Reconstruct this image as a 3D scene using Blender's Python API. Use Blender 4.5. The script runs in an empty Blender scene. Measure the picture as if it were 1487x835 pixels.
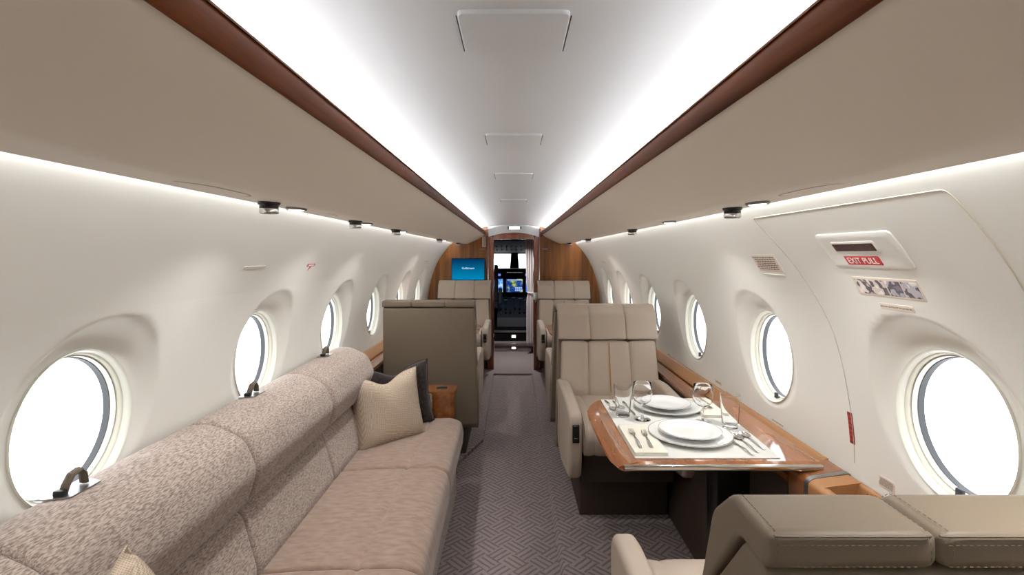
import bpy, bmesh, math, random
from math import pi, sin, cos, sqrt, exp
from mathutils import Vector, Matrix
random.seed(7)
C = bpy.context.scene.collection
sc = bpy.context.scene

# ------------------------------------------------------------------ camera / world / exposure
cam = bpy.data.cameras.new('camera'); cam_o = bpy.data.objects.new('camera', cam); C.objects.link(cam_o)
cam_o.location = (0, 0, 1.5); cam_o.rotation_euler = (pi/2, 0, 0)
F = 740.0; VX = 746.0; VY = 370.0
cam.sensor_width = 36; cam.lens = F/1487*36; cam.clip_start = 0.02
cam.shift_x = -(VX-743.5)/1487; cam.shift_y = -(417.5-VY)/1487
sc.camera = cam_o
sc.view_settings.view_transform = 'Standard'; sc.view_settings.look = 'None'
sc.view_settings.gamma = 1; sc.view_settings.use_curve_mapping = False
sc.view_settings.exposure = 0.55
sc.cycles.use_denoising = True
sc.cycles.max_bounces = 10; sc.cycles.diffuse_bounces = 6; sc.cycles.transparent_max_bounces = 16
sc.cycles.sample_clamp_indirect = 6
w = bpy.data.worlds.new('sky'); sc.world = w; w.use_nodes = True
bg = w.node_tree.nodes['Background']; bg.inputs[0].default_value = (0.95, 0.975, 1, 1); bg.inputs[1].default_value = 3.0
LED_CEIL = 44.0      # cove strips washing the ceiling
LED_WALL = 26.0       # strips under the bins washing the side walls

# ------------------------------------------------------------------ materials
def lin(c):
    return tuple(((v/255/12.92) if v/255 <= .04045 else ((v/255+.055)/1.055)**2.4) for v in c) + (1,)
def mat(name, rgb, rough=.5, metal=0, spec=.5, coat=0, sheen=0, bump=None, vary=None, emit=None):
    m = bpy.data.materials.new(name); m.use_nodes = True; nt = m.node_tree
    b = nt.nodes['Principled BSDF']
    b.inputs['Base Color'].default_value = lin(rgb); b.inputs['Roughness'].default_value = rough
    b.inputs['Metallic'].default_value = metal; b.inputs['Specular IOR Level'].default_value = spec
    b.inputs['Coat Weight'].default_value = coat; b.inputs['Coat Roughness'].default_value = .05
    b.inputs['Sheen Weight'].default_value = sheen
    if emit:
        b.inputs['Emission Color'].default_value = lin(emit[0]); b.inputs['Emission Strength'].default_value = emit[1]
    tc = nt.nodes.new('ShaderNodeTexCoord')
    if vary:                                   # (scale, amount)
        n = nt.nodes.new('ShaderNodeTexNoise'); n.inputs['Scale'].default_value = vary[0]; n.inputs['Detail'].default_value = 4
        nt.links.new(tc.outputs['Object'], n.inputs['Vector'])
        mx = nt.nodes.new('ShaderNodeMix'); mx.data_type = 'RGBA'
        c0 = lin(rgb); mx.inputs[6].default_value = tuple(v*(1-vary[1]) for v in c0[:3])+(1,)
        mx.inputs[7].default_value = tuple(min(1, v*(1+vary[1])) for v in c0[:3])+(1,)
        nt.links.new(n.outputs['Fac'], mx.inputs[0]); nt.links.new(mx.outputs[2], b.inputs['Base Color'])
    if bump:                                   # (scale, strength, distance)
        n = nt.nodes.new('ShaderNodeTexNoise'); n.inputs['Scale'].default_value = bump[0]; n.inputs['Detail'].default_value = 3
        nt.links.new(tc.outputs['Object'], n.inputs['Vector'])
        bp = nt.nodes.new('ShaderNodeBump'); bp.inputs['Strength'].default_value = bump[1]; bp.inputs['Distance'].default_value = bump[2]
        nt.links.new(n.outputs['Fac'], bp.inputs['Height']); nt.links.new(bp.outputs[0], b.inputs['Normal'])
    return m
def wood(name, dark, light, axis='z', scale=1.0, rough=.25, coat=.8):
    m = mat(name, light, rough, coat=coat, spec=.06 if coat < .1 else .5); nt = m.node_tree; b = nt.nodes['Principled BSDF']
    tc = nt.nodes.new('ShaderNodeTexCoord'); mp = nt.nodes.new('ShaderNodeMapping')
    s = {'x': (.6, 9, 9), 'y': (9, .6, 9), 'z': (9, 9, .6)}[axis]
    mp.inputs['Scale'].default_value = tuple(v*scale for v in s)
    nt.links.new(tc.outputs['Object'], mp.inputs['Vector'])
    n1 = nt.nodes.new('ShaderNodeTexNoise'); n1.inputs['Scale'].default_value = 1.2; n1.inputs['Detail'].default_value = 6; n1.inputs['Distortion'].default_value = .8
    n2 = nt.nodes.new('ShaderNodeTexNoise'); n2.inputs['Scale'].default_value = 9; n2.inputs['Detail'].default_value = 4
    for n in (n1, n2): nt.links.new(mp.outputs[0], n.inputs['Vector'])
    ad = nt.nodes.new('ShaderNodeMath'); ad.operation = 'MULTIPLY_ADD'; ad.inputs[1].default_value = .35
    nt.links.new(n2.outputs['Fac'], ad.inputs[0]); nt.links.new(n1.outputs['Fac'], ad.inputs[2])
    cr = nt.nodes.new('ShaderNodeValToRGB'); cr.color_ramp.elements[0].position = .48; cr.color_ramp.elements[1].position = .9
    cr.color_ramp.elements[0].color = lin(dark); cr.color_ramp.elements[1].color = lin(light)
    nt.links.new(ad.outputs[0], cr.inputs[0]); nt.links.new(cr.outputs[0], b.inputs['Base Color'])
    return m
def ramp_noise_fabric(name, c0, c1, scale, sc_vec=(1, 1, 1), rough=.9, bump=.3, pos=(.42, .58), rot=(0, 0, 0), sheen=.2):
    m = mat(name, c1, rough, spec=.15, sheen=sheen); nt = m.node_tree; b = nt.nodes['Principled BSDF']
    tc = nt.nodes.new('ShaderNodeTexCoord'); mp = nt.nodes.new('ShaderNodeMapping')
    mp.inputs['Scale'].default_value = sc_vec; mp.inputs['Rotation'].default_value = rot
    nt.links.new(tc.outputs['Object'], mp.inputs['Vector'])
    n = nt.nodes.new('ShaderNodeTexNoise'); n.inputs['Scale'].default_value = scale; n.inputs['Detail'].default_value = 2
    nt.links.new(mp.outputs[0], n.inputs['Vector'])
    cr = nt.nodes.new('ShaderNodeValToRGB'); cr.color_ramp.elements[0].position = pos[0]; cr.color_ramp.elements[1].position = pos[1]
    cr.color_ramp.elements[0].color = lin(c0); cr.color_ramp.elements[1].color = lin(c1)
    nt.links.new(n.outputs['Fac'], cr.inputs[0]); nt.links.new(cr.outputs[0], b.inputs['Base Color'])
    bp = nt.nodes.new('ShaderNodeBump'); bp.inputs['Strength'].default_value = bump; bp.inputs['Distance'].default_value = .002
    nt.links.new(n.outputs['Fac'], bp.inputs['Height']); nt.links.new(bp.outputs[0], b.inputs['Normal'])
    return m
def carpet_mat(name, c0, c1):
    m = mat(name, c1, .95, spec=.1); nt = m.node_tree; b = nt.nodes['Principled BSDF']; L = nt.links.new
    tc = nt.nodes.new('ShaderNodeTexCoord'); mp = nt.nodes.new('ShaderNodeMapping'); mp.inputs['Rotation'].default_value = (0, 0, pi/4)
    L(tc.outputs['Object'], mp.inputs['Vector'])
    ck = nt.nodes.new('ShaderNodeTexChecker'); ck.inputs['Scale'].default_value = 1/.095
    L(mp.outputs[0], ck.inputs['Vector'])
    def bands(d):
        wv = nt.nodes.new('ShaderNodeTexWave'); wv.bands_direction = d; wv.inputs['Scale'].default_value = 10.5; wv.inputs['Distortion'].default_value = .8
        wv.inputs['Detail'].default_value = 2; wv.inputs['Detail Scale'].default_value = 4
        L(mp.outputs[0], wv.inputs['Vector']); return wv
    wx, wy = bands('X'), bands('Y')
    mx = nt.nodes.new('ShaderNodeMix'); mx.data_type = 'FLOAT'
    L(ck.outputs['Fac'], mx.inputs[0]); L(wx.outputs['Fac'], mx.inputs[2]); L(wy.outputs['Fac'], mx.inputs[3])
    n = nt.nodes.new('ShaderNodeTexNoise'); n.inputs['Scale'].default_value = 260; L(tc.outputs['Object'], n.inputs['Vector'])
    ad = nt.nodes.new('ShaderNodeMath'); ad.operation = 'MULTIPLY_ADD'; ad.inputs[1].default_value = .9
    L(n.outputs['Fac'], ad.inputs[0]); L(mx.outputs[0], ad.inputs[2])
    cr = nt.nodes.new('ShaderNodeValToRGB'); cr.color_ramp.elements[0].position = .45; cr.color_ramp.elements[1].position = 1.2
    cr.color_ramp.elements[1].position = 1.0
    cr.color_ramp.elements[0].color = lin(c0); cr.color_ramp.elements[1].color = lin(c1)
    L(ad.outputs[0], cr.inputs[0]); L(cr.outputs[0], b.inputs['Base Color'])
    bp = nt.nodes.new('ShaderNodeBump'); bp.inputs['Strength'].default_value = .5; bp.inputs['Distance'].default_value = .003
    L(ad.outputs[0], bp.inputs['Height']); L(bp.outputs[0], b.inputs['Normal'])
    return m
def weave_mat(name, c0, c1, scale):
    m = mat(name, c1, .9, spec=.15); nt = m.node_tree; b = nt.nodes['Principled BSDF']; L = nt.links.new
    tc = nt.nodes.new('ShaderNodeTexCoord'); mp = nt.nodes.new('ShaderNodeMapping'); mp.inputs['Rotation'].default_value = (0, .6, 0)
    L(tc.outputs['Object'], mp.inputs['Vector'])
    ck = nt.nodes.new('ShaderNodeTexChecker'); ck.inputs['Scale'].default_value = scale; L(mp.outputs[0], ck.inputs['Vector'])
    ck.inputs['Color1'].default_value = lin(c0); ck.inputs['Color2'].default_value = lin(c1)
    L(ck.outputs[0], b.inputs['Base Color'])
    bp = nt.nodes.new('ShaderNodeBump'); bp.inputs['Strength'].default_value = .4; bp.inputs['Distance'].default_value = .002
    L(ck.outputs['Fac'], bp.inputs['Height']); L(bp.outputs[0], b.inputs['Normal'])
    return m
def emis(name, rgb, s):
    m = bpy.data.materials.new(name); m.use_nodes = True; nt = m.node_tree; nt.nodes.clear()
    e = nt.nodes.new('ShaderNodeEmission'); e.inputs[0].default_value = lin(rgb); e.inputs[1].default_value = s
    o = nt.nodes.new('ShaderNodeOutputMaterial'); nt.links.new(e.outputs[0], o.inputs[0]); return m
def glass_pane(name):
    m = bpy.data.materials.new(name); m.use_nodes = True; nt = m.node_tree; nt.nodes.clear()
    t = nt.nodes.new('ShaderNodeBsdfTransparent'); t.inputs[0].default_value = (.98, .99, 1, 1)
    g = nt.nodes.new('ShaderNodeBsdfGlossy'); g.inputs['Roughness'].default_value = .02
    fr = nt.nodes.new('ShaderNodeValue'); fr.outputs[0].default_value = .03
    mx = nt.nodes.new('ShaderNodeMixShader'); o = nt.nodes.new('ShaderNodeOutputMaterial')
    nt.links.new(fr.outputs[0], mx.inputs[0]); nt.links.new(t.outputs[0], mx.inputs[1]); nt.links.new(g.outputs[0], mx.inputs[2])
    nt.links.new(mx.outputs[0], o.inputs[0]); return m
def clear_glass(name):
    m = bpy.data.materials.new(name); m.use_nodes = True; b = m.node_tree.nodes['Principled BSDF']
    b.inputs['Base Color'].default_value = (1, 1, 1, 1); b.inputs['Roughness'].default_value = 0
    b.inputs['Transmission Weight'].default_value = 1; b.inputs['IOR'].default_value = 1.25
    return m

M = dict(
 wall=mat('cream_wall_panel', (230, 229, 222), .42, spec=.3, bump=(90, .04, .001)),
 ceil=mat('white_headliner', (225, 228, 231), .7, spec=.2),
 bin=mat('beige_bin_leather', (222, 213, 199), .5, spec=.3, bump=(160, .08, .001)),
 valance=wood('dark_walnut', (54, 24, 8), (104, 54, 24), 'y', 1, .5, .0),
 bulk=wood('bulkhead_walnut', (88, 48, 14), (166, 104, 44), 'z', 1, .3, .4),
 post=wood('red_walnut', (92, 38, 14), (140, 66, 30), 'z', 1, .18),
 table=wood('table_cherry', (112, 62, 28), (158, 96, 50), 'y', .9, .12, .6),
 carpet=carpet_mat('carpet', (106, 96, 95), (143, 132, 130)),
 carpet_flat=mat('flat_carpet', (128, 117, 116), .95, spec=.1, bump=(400, .5, .002), vary=(300, .12)),
 leather=mat('beige_leather', (174, 159, 144), .48, spec=.35, bump=(240, .12, .001), vary=(3, .04)),
 leather_unlit=mat('unlit_back_leather', (120, 107, 91), .5, spec=.3, bump=(240, .12, .001), vary=(3, .04)),  # chair leather darkened in its colour for the unlit backs
 leather_shade=mat('shade_brown_leather', (66, 54, 45), .6, spec=.3),  # shade below seats and table put into the leather colour
 tan=mat('tan_leather', (162, 116, 74), .45, spec=.4, vary=(5, .05)),
 thread=mat('stitch_thread', (112, 98, 80), .8),
 gap=mat('dark_strap_webbing', (92, 80, 66), .8),  # dark strap of the belt fittings
 sofa=ramp_noise_fabric('sofa_streaked_fabric', (120, 105, 97), (176, 160, 150), 330, (1, .22, 1), bump=.3, pos=(.36, .62), rot=(0.0, 0, 0.12)),
 sofa_seat=ramp_noise_fabric('sofa_velvet', (132, 109, 95), (155, 132, 117), 20, (1, 2.5, 1), bump=.15, pos=(.3, .7), sheen=.4),
 pillow=weave_mat('tan_woven_pillow', (156, 138, 121), (196, 179, 161), 230),
 pillow_dark=ramp_noise_fabric('dark_pillow', (36, 28, 28), (50, 41, 41), 60, bump=.2),
 white=mat('white_linen', (212, 211, 206), .8, spec=.2, bump=(500, .15, .001)),
 napkin=mat('ivory_napkin', (218, 214, 200), .85, spec=.2, bump=(300, .2, .001)),
 china=mat('white_china', (232, 232, 230), .12, spec=.6, coat=.5),
 china_rim=mat('silver_grey_rim', (178, 178, 178), .2, metal=.6),
 steel=mat('polished_steel', (205, 203, 198), .12, metal=1),
 chrome=mat('chrome', (190, 190, 188), .18, metal=1),
 brushed=mat('brushed_nosing', (150, 148, 146), .35, metal=.9),
 black=mat('black_plastic', (18, 17, 17), .35),
 gasket=mat('grey_gasket', (62, 64, 68), .6),
 reveal=mat('window_reveal', (216, 214, 202), .35, spec=.4),
 reveal2=mat('window_inner_ring', (206, 203, 188), .4, spec=.4),
 glass=glass_pane('window_glass'), crystal=clear_glass('clear_crystal'),
 led_c=emis('cove_led', (250, 252, 255), LED_CEIL), led_w=emis('wall_led', (250, 252, 255), LED_WALL),
 lamp=emis('reading_lamp_lens', (255, 252, 248), 6), steplight=emis('step_light', (255, 245, 235), 3),
 red=mat('red_sign', (196, 58, 60), .5), redtext=mat('dark_red_label', (130, 44, 36), .5), signwhite=mat('sign_white', (240, 228, 224), .6),
 placard=mat('placard_ivory', (222, 208, 194), .5), ink=mat('placard_ink', (110, 92, 84), .7),
 darkred=mat('dark_red_recess', (62, 20, 18), .4),
 seam=mat('panel_seam', (196, 189, 172), .6), seamdark=mat('dark_panel_gap', (70, 62, 56), .8),
 cockpit=mat('cockpit_black', (10, 10, 12), .8, spec=.2), cockgrey=mat('cockpit_grey', (58, 60, 66), .6),
 curtain=mat('curtain_cloth', (206, 196, 194), .85, spec=.1, sheen=.2),
 paleseat=mat('cockpit_seat_grey', (54, 54, 60), .8),
)

# ------------------------------------------------------------------ helpers
def tag(o, label, cat, group=None, kind=None):
    if label: o['label'] = label
    if cat: o['category'] = cat
    if group: o['group'] = group
    if kind: o['kind'] = kind
    return o
def empty(name, label, cat, loc=(0, 0, 0), rz=0, group=None):
    o = bpy.data.objects.new(name, None); C.objects.link(o); o.location = loc; o.rotation_euler = (0, 0, rz)
    o.empty_display_size = .05
    return tag(o, label, cat, group)
def copy_tree(o, parent=None):
    c = o.copy(); C.objects.link(c); c.parent = parent
    for ch in list(o.children): copy_tree(ch, c)
    return c
def copy_thing(o, label, loc, rz=0, group=None):
    c = copy_tree(o); c.location = loc; c.rotation_euler = (0, 0, rz); c['label'] = label
    if group: c['group'] = group
    return c

class MB:
    def __init__(s): s.bm = bmesh.new()
    def face(s, pts):
        return s.bm.faces.new([s.bm.verts.new(p) for p in pts])
    def box(s, x0, x1, y0, y1, z0, z1, bev=0, seg=2):
        vs = [s.bm.verts.new((x, y, z)) for x in (x0, x1) for y in (y0, y1) for z in (z0, z1)]
        fs = [s.bm.faces.new([vs[i] for i in f]) for f in ((0,1,3,2),(4,6,7,5),(0,4,5,1),(2,3,7,6),(0,2,6,4),(1,5,7,3))]
        if bev:
            es = set(e for f in fs for e in f.edges)
            bmesh.ops.bevel(s.bm, geom=list(es), offset=bev, segments=seg, profile=.5, affect='EDGES')
        return s
    def rings(s, rings, closed=True, cap0=False, cap1=False, loop=False):
        R = [[s.bm.verts.new(p) for p in r] for r in rings]
        n = len(R[0]); m = len(R)
        for i in range(m if loop else m-1):
            a, b = R[i], R[(i+1) % m]
            for j in range(n if closed else n-1):
                k = (j+1) % n
                s.bm.faces.new([a[j], a[k], b[k], b[j]])
        if cap0: s.bm.faces.new(R[0][::-1])
        if cap1: s.bm.faces.new(R[-1])
        return s
    def lathe(s, prof, cx=0, cy=0, cz=0, n=32, sx=1, sy=1):
        rs = [[(cx+max(r, 1e-5)*cos(2*pi*i/n)*sx, cy+max(r, 1e-5)*sin(2*pi*i/n)*sy, cz+z) for i in range(n)] for r, z in prof]
        return s.rings(rs, cap0=prof[0][0] < 1e-4 and False)
    def cyl(s, p0, p1, r, n=16, r1=None):
        p0, p1 = Vector(p0), Vector(p1); d = (p1-p0).normalized(); u = d.orthogonal().normalized(); v = d.cross(u)
        f = lambda p, r: [tuple(p+u*r*cos(2*pi*i/n)+v*r*sin(2*pi*i/n)) for i in range(n)]
        return s.rings([f(p0, r), f(p1, r if r1 is None else r1)], cap0=True, cap1=True)
    def tube(s, path, r, n=8, closed=False, flat=1.0, up=None):
        P = [Vector(p) for p in path]; rs = []
        N = len(P)
        pu = None
        for i, p in enumerate(P):
            if closed: t = P[(i+1) % N]-P[i-1]
            else: t = P[min(i+1, N-1)]-P[max(i-1, 0)]
            t.normalize()
            u = (Vector(up) if up else (pu if pu is not None else t.orthogonal()))
            u = (u - t*u.dot(t)).normalized(); pu = u; v = t.cross(u)
            rr = r(i/(N-1)) if callable(r) else r
            rs.append([tuple(p+u*rr*flat*cos(2*pi*k/n)+v*rr*sin(2*pi*k/n)) for k in range(n)])
        return s.rings(rs, cap0=not closed, cap1=not closed, loop=closed)
    def prism(s, poly, a, b, axis='x'):
        """poly of 2-D points extruded along axis from a to b; poly is (y,z), (x,z) or (x,y)"""
        f = {'x': lambda p, t: (t, p[0], p[1]), 'y': lambda p, t: (p[0], t, p[1]), 'z': lambda p, t: (p[0], p[1], t)}[axis]
        return s.rings([[f(p, a) for p in poly], [f(p, b) for p in poly]], cap0=True, cap1=True)
    def upholster(s, poly, a, b, axis='x', grooves=(), r=.02, gd=.008, gw=.014, fn=None, sag=0):
        P = [Vector(p) for p in poly]; n = len(P)
        area = sum(P[i].x*P[(i+1) % n].y-P[(i+1) % n].x*P[i].y for i in range(n))
        sg = 1 if area > 0 else -1
        N = []
        for i in range(n):
            t = (P[(i+1) % n]-P[i-1]); t.normalize(); N.append(Vector((-t.y, t.x))*sg)
        st = {}
        for k in range(7):
            q = r*(1-cos(pi/2*k/6)); o = r-sqrt(max(0, r*r-(r-q)**2))
            st[a+q] = o; st[b-q] = o
        for g in grooves:
            for d in (0, .003, .008, .016, .03, .05):
                for sgn in (-1, 1): st.setdefault(g+sgn*d, 0)
        k = max(2, int((b-a)/.06))
        for i in range(1, k):
            x = a+r+(b-a-2*r)*i/k; st.setdefault(x, 0)
        rs = []
        xs = sorted(st)
        xs2 = [xs[0]]
        for x in xs[1:]:
            if x-xs2[-1] > 1e-4: xs2.append(x)
        for x in xs2:
            o = st[x]+sum(gd*exp(-abs(x-g)/gw) for g in grooves)
            ring = []
            for p, nn in zip(P, N):
                q = p+nn*o
                c = {'x': (x, q.x, q.y), 'y': (q.x, x, q.y), 'z': (q.x, q.y, x)}[axis]
                ring.append(fn(c) if fn else c)
            rs.append(ring)
        return s.rings(rs, cap0=True, cap1=True)
    def build(s, name, m, parent=None, smooth=True, ang=40, kind=None, weld=True):
        bm = s.bm
        if weld: bmesh.ops.remove_doubles(bm, verts=bm.verts, dist=1e-5)
        bmesh.ops.recalc_face_normals(bm, faces=bm.faces)
        for f in bm.faces: f.smooth = smooth and len(f.verts) < 9
        if smooth:
            for e in bm.edges:
                if len(e.link_faces) == 2 and e.calc_face_angle(0) > math.radians(ang): e.smooth = False
        me = bpy.data.meshes.new(name); bm.to_mesh(me); bm.free()
        for mm in (m if isinstance(m, (list, tuple)) else [m]): me.materials.append(mm)
        o = bpy.data.objects.new(name, me); C.objects.link(o)
        if parent: o.parent = parent
        if kind: o['kind'] = kind
        return o
def rp(pts, r=.02, n=5):
    """fillet the corners of a closed 2-D polygon"""
    out = []; N = len(pts)
    for i in range(N):
        p = Vector(pts[i]); a = Vector(pts[i-1]); b = Vector(pts[(i+1) % N])
        la, lb = (a-p).length, (b-p).length; d = min(r, la*.48, lb*.48)
        q0 = p+(a-p)/la*d; q1 = p+(b-p)/lb*d
        for k in range(n+1):
            t = k/n; out.append(tuple(q0*(1-t)**2+p*2*t*(1-t)+q1*t*t))
    return out
def text_mesh(body, size, ext=.0006):
    cu = bpy.data.curves.new('t', 'FONT'); cu.body = body; cu.size = size; cu.extrude = ext; cu.align_x = 'CENTER'; cu.align_y = 'CENTER'
    o = bpy.data.objects.new('t', cu); C.objects.link(o)
    dg = bpy.context.evaluated_depsgraph_get(); me = bpy.data.meshes.new_from_object(o.evaluated_get(dg))
    bpy.data.objects.remove(o); return me
def text_part(name, body, size, m, parent, mw, ext=.0006):
    me = text_mesh(body, size, ext); me.materials.append(m)
    me.transform(mw)
    o = bpy.data.objects.new(name, me); C.objects.link(o)
    if parent: o.parent = parent
    return o
def smooth01(t):
    t = max(0, min(1, t)); return t*t*(3-2*t)

# ------------------------------------------------------------------ cabin cross-section
PR = [(-.08,.84),(.1,.93),(.35,1.03),(.6,1.095),(.8,1.115),(1.0,1.10),(1.2,1.06),(1.35,1.008),(1.47,.945),(1.57,.87),(1.65,.79),(1.72,.69),(1.79,.55)]
def prof(z):
    z = max(PR[0][0], min(PR[-1][0]-1e-6, z))
    for i in range(len(PR)-1):
        if PR[i][0] <= z <= PR[i+1][0]: break
    z0, x0 = PR[i]; z1, x1 = PR[i+1]
    m = lambda k: (PR[min(k+1, len(PR)-1)][1]-PR[max(k-1, 0)][1])/(PR[min(k+1, len(PR)-1)][0]-PR[max(k-1, 0)][0])
    h = z1-z0; t = (z-z0)/h; t2, t3 = t*t, t*t*t
    return (2*t3-3*t2+1)*x0+(t3-2*t2+t)*h*m(i)+(-2*t3+3*t2)*x1+(t3-t2)*h*m(i+1)
def wall_at(px, py, side=1):
    """(Y, z) of the wall point that a picture point shows"""
    a = abs(px-VX)/F; b = (VY-py)/F
    lo, hi = .2, 9.0
    f = lambda Y: a*Y-prof(1.5+b*Y)
    # walk outwards until crossing
    Y = .2
    while Y < 9 and f(Y) < 0: Y += .01
    return Y, 1.5+b*Y
def wnormal(z):
    d = (prof(z+.01)-prof(z-.01))/.02
    n = Vector((-1, 0, d)).normalized(); return n     # pointing into the cabin for the right wall
def wpt(side, Y, z, off=0):
    n = wnormal(z); return (side*(prof(z)+n.x*off), Y, z+n.z*off)

YB, YF = -2.6, 6.58
WIN_Y = [1.30+.91*k for k in range(6)]
WZ0, WZ1 = .78, 1.36; WCZ = 1.062
LA, LB = .18, .195           # lip half axes
def scoop(dy, z):
    """surface of the panel round a window: hooded, deeper at the top"""
    lip = 1.117-.01*(z-.87)/.4
    base = prof(z)
    ex = dy/.245; ez = (z-(WCZ+.02))/(.262 if z > WCZ else .235)
    r1 = sqrt(ex*ex+ez*ez)
    rl = sqrt((dy/LA)**2+((z-WCZ)/LB)**2)
    if r1 >= 1: return base
    # blend factor 0 at outer ellipse to 1 at lip
    t = (1-r1)/max(1e-6, (1-r1)+(max(0, rl-1)*.8))
    t = sin(t*pi/2)
    return base+max(lip-base+.004, .006)*t
def make_wall(side, name):
    mb = MB()
    zs = sorted([-.08,-.02,.05,.12,.2,.28,.36,.44,.52,.6,.68]+[WZ0+(WZ1-WZ0)*i/14 for i in range(15)]+[1.40,1.44,1.48,1.52,1.56,1.59,1.62,1.65,1.68,1.71,1.74,1.77,1.785])
    def strip(y0, y1, za, zb, n=2):
        zz = [z for z in zs if za-1e-9 <= z <= zb+1e-9]
        mb.rings([[(side*prof(z), y0+(y1-y0)*i/n, z) for z in zz] for i in range(n+1)], closed=False)
    strip(YB, YF, zs[0], WZ0, 24); strip(YB, YF, WZ1, zs[-1], 24)
    edges = [YB]
    for wy in WIN_Y: edges += [wy-.3, wy+.3]
    edges.append(YF)
    for i in range(0, len(edges), 2): strip(edges[i], edges[i+1], WZ0, WZ1, 4)
    for wy in WIN_Y:
        bd = []
        zz = [WZ0+(WZ1-WZ0)*i/14 for i in range(15)]; yy = [-.3+.6*i/14 for i in range(15)]
        bd += [(y, WZ0) for y in yy[:-1]]+[(.3, z) for z in zz[:-1]]+[(y, WZ1) for y in yy[:0:-1]]+[(-.3, z) for z in zz[:0:-1]]
        rings = []
        for k in range(19):
            t = (k/18)**.8
            ring = []
            for (dy, z) in bd:
                a = math.atan2((z-WCZ)/LB, dy/LA)
                ly, lz = LA*cos(a), WCZ+LB*sin(a)
                y = dy+(ly-dy)*t; zc = z+(lz-z)*t
                X = scoop(y, zc) if k else prof(z)
                ring.append((side*X, wy+y, zc))
            rings.append(ring)
        mb.rings(rings)
    return mb.build(name, M['wall'], kind='structure', ang=60)
make_wall(-1, 'wall_left'); make_wall(1, 'wall_right')
def make_window(side, k, wy):
    name = 'window_%d' % k
    n = 64
    def ring(sa, off):
        return [(side*(scoop(LA*cos(2*pi*i/n), WCZ+LB*sin(2*pi*i/n))*0+1.117-.01*(WCZ+LB*sin(2*pi*i/n)-.87)/.4+.004+off), wy+LA*sa*cos(2*pi*i/n), WCZ+LB*sa*sin(2*pi*i/n)) for i in range(n)]
    mb = MB(); mb.rings([ring(1.0, .004), ring(1.012, -.004), ring(1.0, -.007), ring(.985, -.004), ring(.975, .004), ring(.955, .012)])
    fr = mb.build(name, M['reveal'], kind='structure', ang=80)
    mb = MB(); mb.rings([ring(.955, .012), ring(.94, .014), ring(.925, .028), ring(.925, .032)])
    mb.build('window_step_ring', M['reveal2'], fr, ang=50)
    mb = MB(); mb.rings([ring(.925, .029), ring(.905, .027), ring(.897, .040), ring(.892, .055)])
    mb.build('window_inner_frame', M['reveal'], fr, ang=50)
    mb = MB(); mb.rings([ring(.896, .042), ring(.885, .042), ring(.885, .060), ring(.90, .060)])
    mb.build('gasket', M['gasket'], fr, ang=50)
    mb = MB(); mb.rings([ring(.89, .052), ring(.5, .052), ring(.02, .052)], cap1=True)
    mb.build('pane', M['glass'], fr)
    # little shade latch at the foot of the opening
    x = side*1.135; z = WCZ-LB*.93
    mb = MB(); mb.box(min(x, x+side*.03), max(x, x+side*.03), wy-.012, wy+.012, z-.002, z+.006, .002)
    mb.box(min(x, x+side*.01), max(x, x+side*.01), wy-.01, wy+.012, z, z+.022, .003)
    mb.build('shade_latch', M['gasket'] if side > 0 else M['brushed'], fr)
k = 1
for side in (-1, 1):
    for wy in WIN_Y:
        make_window(side, k, wy); k += 1

# ------------------------------------------------------------------ floor, ceiling, end walls
mb = MB(); mb.box(-1.2, 1.2, YB, 7.9, -.06, 0); mb.build('floor', M['carpet'], kind='structure')
mb = MB()
mb.prism(rp([(.215,-.01),(.235,.03),(.98,.03),(.98,-.01)], .012), YB, YF, 'y')
mb.build('floor_right', M['carpet'], kind='structure')
mb = MB()
pl = [(-.25, YF), (-.245, 4.08), (-.40, 3.62), (-.98, 3.62), (-.98, YF)]
mb.rings([[(x, y, -.01) for x, y in pl], [(x, y, .025) for x, y in pl], [(x+(-.015 if x > -.9 else 0), y+(.015 if y < 4.2 else 0), .035) for x, y in pl]], cap0=True, cap1=True)
mb.build('floor_left', M['carpet'], kind='structure')
mb = MB()
def cz(x): return 1.883-.2*x*x
ys = [YB+(YF-YB)*i/30 for i in range(31)]
mb.rings([[(x/20*.58, y, cz(x/20*.58)) for x in range(-20, 21)] for y in ys], closed=False)
for s in (-1, 1): mb.rings([[(.58*s, y, cz(.58)), (.578*s, y, 1.745)] for y in (YB, YF)], closed=False)
mb.build('ceiling', M['ceil'], kind='structure')
mb = MB(); mb.box(-1.25, 1.25, YB-.05, YB, -.1, 2); mb.build('wall_back', M['bin'], kind='structure')

# ceiling access panels (outline grooves)
lab = ['largest white oxygen panel in the ceiling, nearest the viewer', 'second white oxygen panel along the ceiling from the viewer', 'third white oxygen panel along the ceiling, small outline',
       'farthest white oxygen panel in the ceiling, faint ticks before the doorway']
for i, (y0, y1) in enumerate([(.793, .955), (1.60, 1.76), (2.37, 2.55), (3.5, 3.66)]):
    root = empty('ceiling_panel', lab[i], 'panel', (0, (y0+y1)/2, 1.880), group='ceiling oxygen panels')
    h = (y1-y0)/2; W = .089
    mb = MB()
    pts = rp([(-W, -h), (W, -h), (W, h), (-W, h)], .012)
    mb.rings([[(x*.985, y*.985, -.0035-.2*x*x) for x, y in pts], [(x, y, -.0015-.2*x*x) for x, y in pts], [(x, y, .004-.2*x*x) for x, y in pts]], cap0=True)
    mb.build('cover', M['ceil'], root)
    for s in (-1, 1):
        mb = MB(); zz = .0028-.2*W*W
        mb.tube([(s*(W+.002), -h+.012, zz-.004), (s*(W+.002), h-.012, zz-.004)], .0012, 6)
        mb.build('side_gap', M['seamdark'], root)

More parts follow.
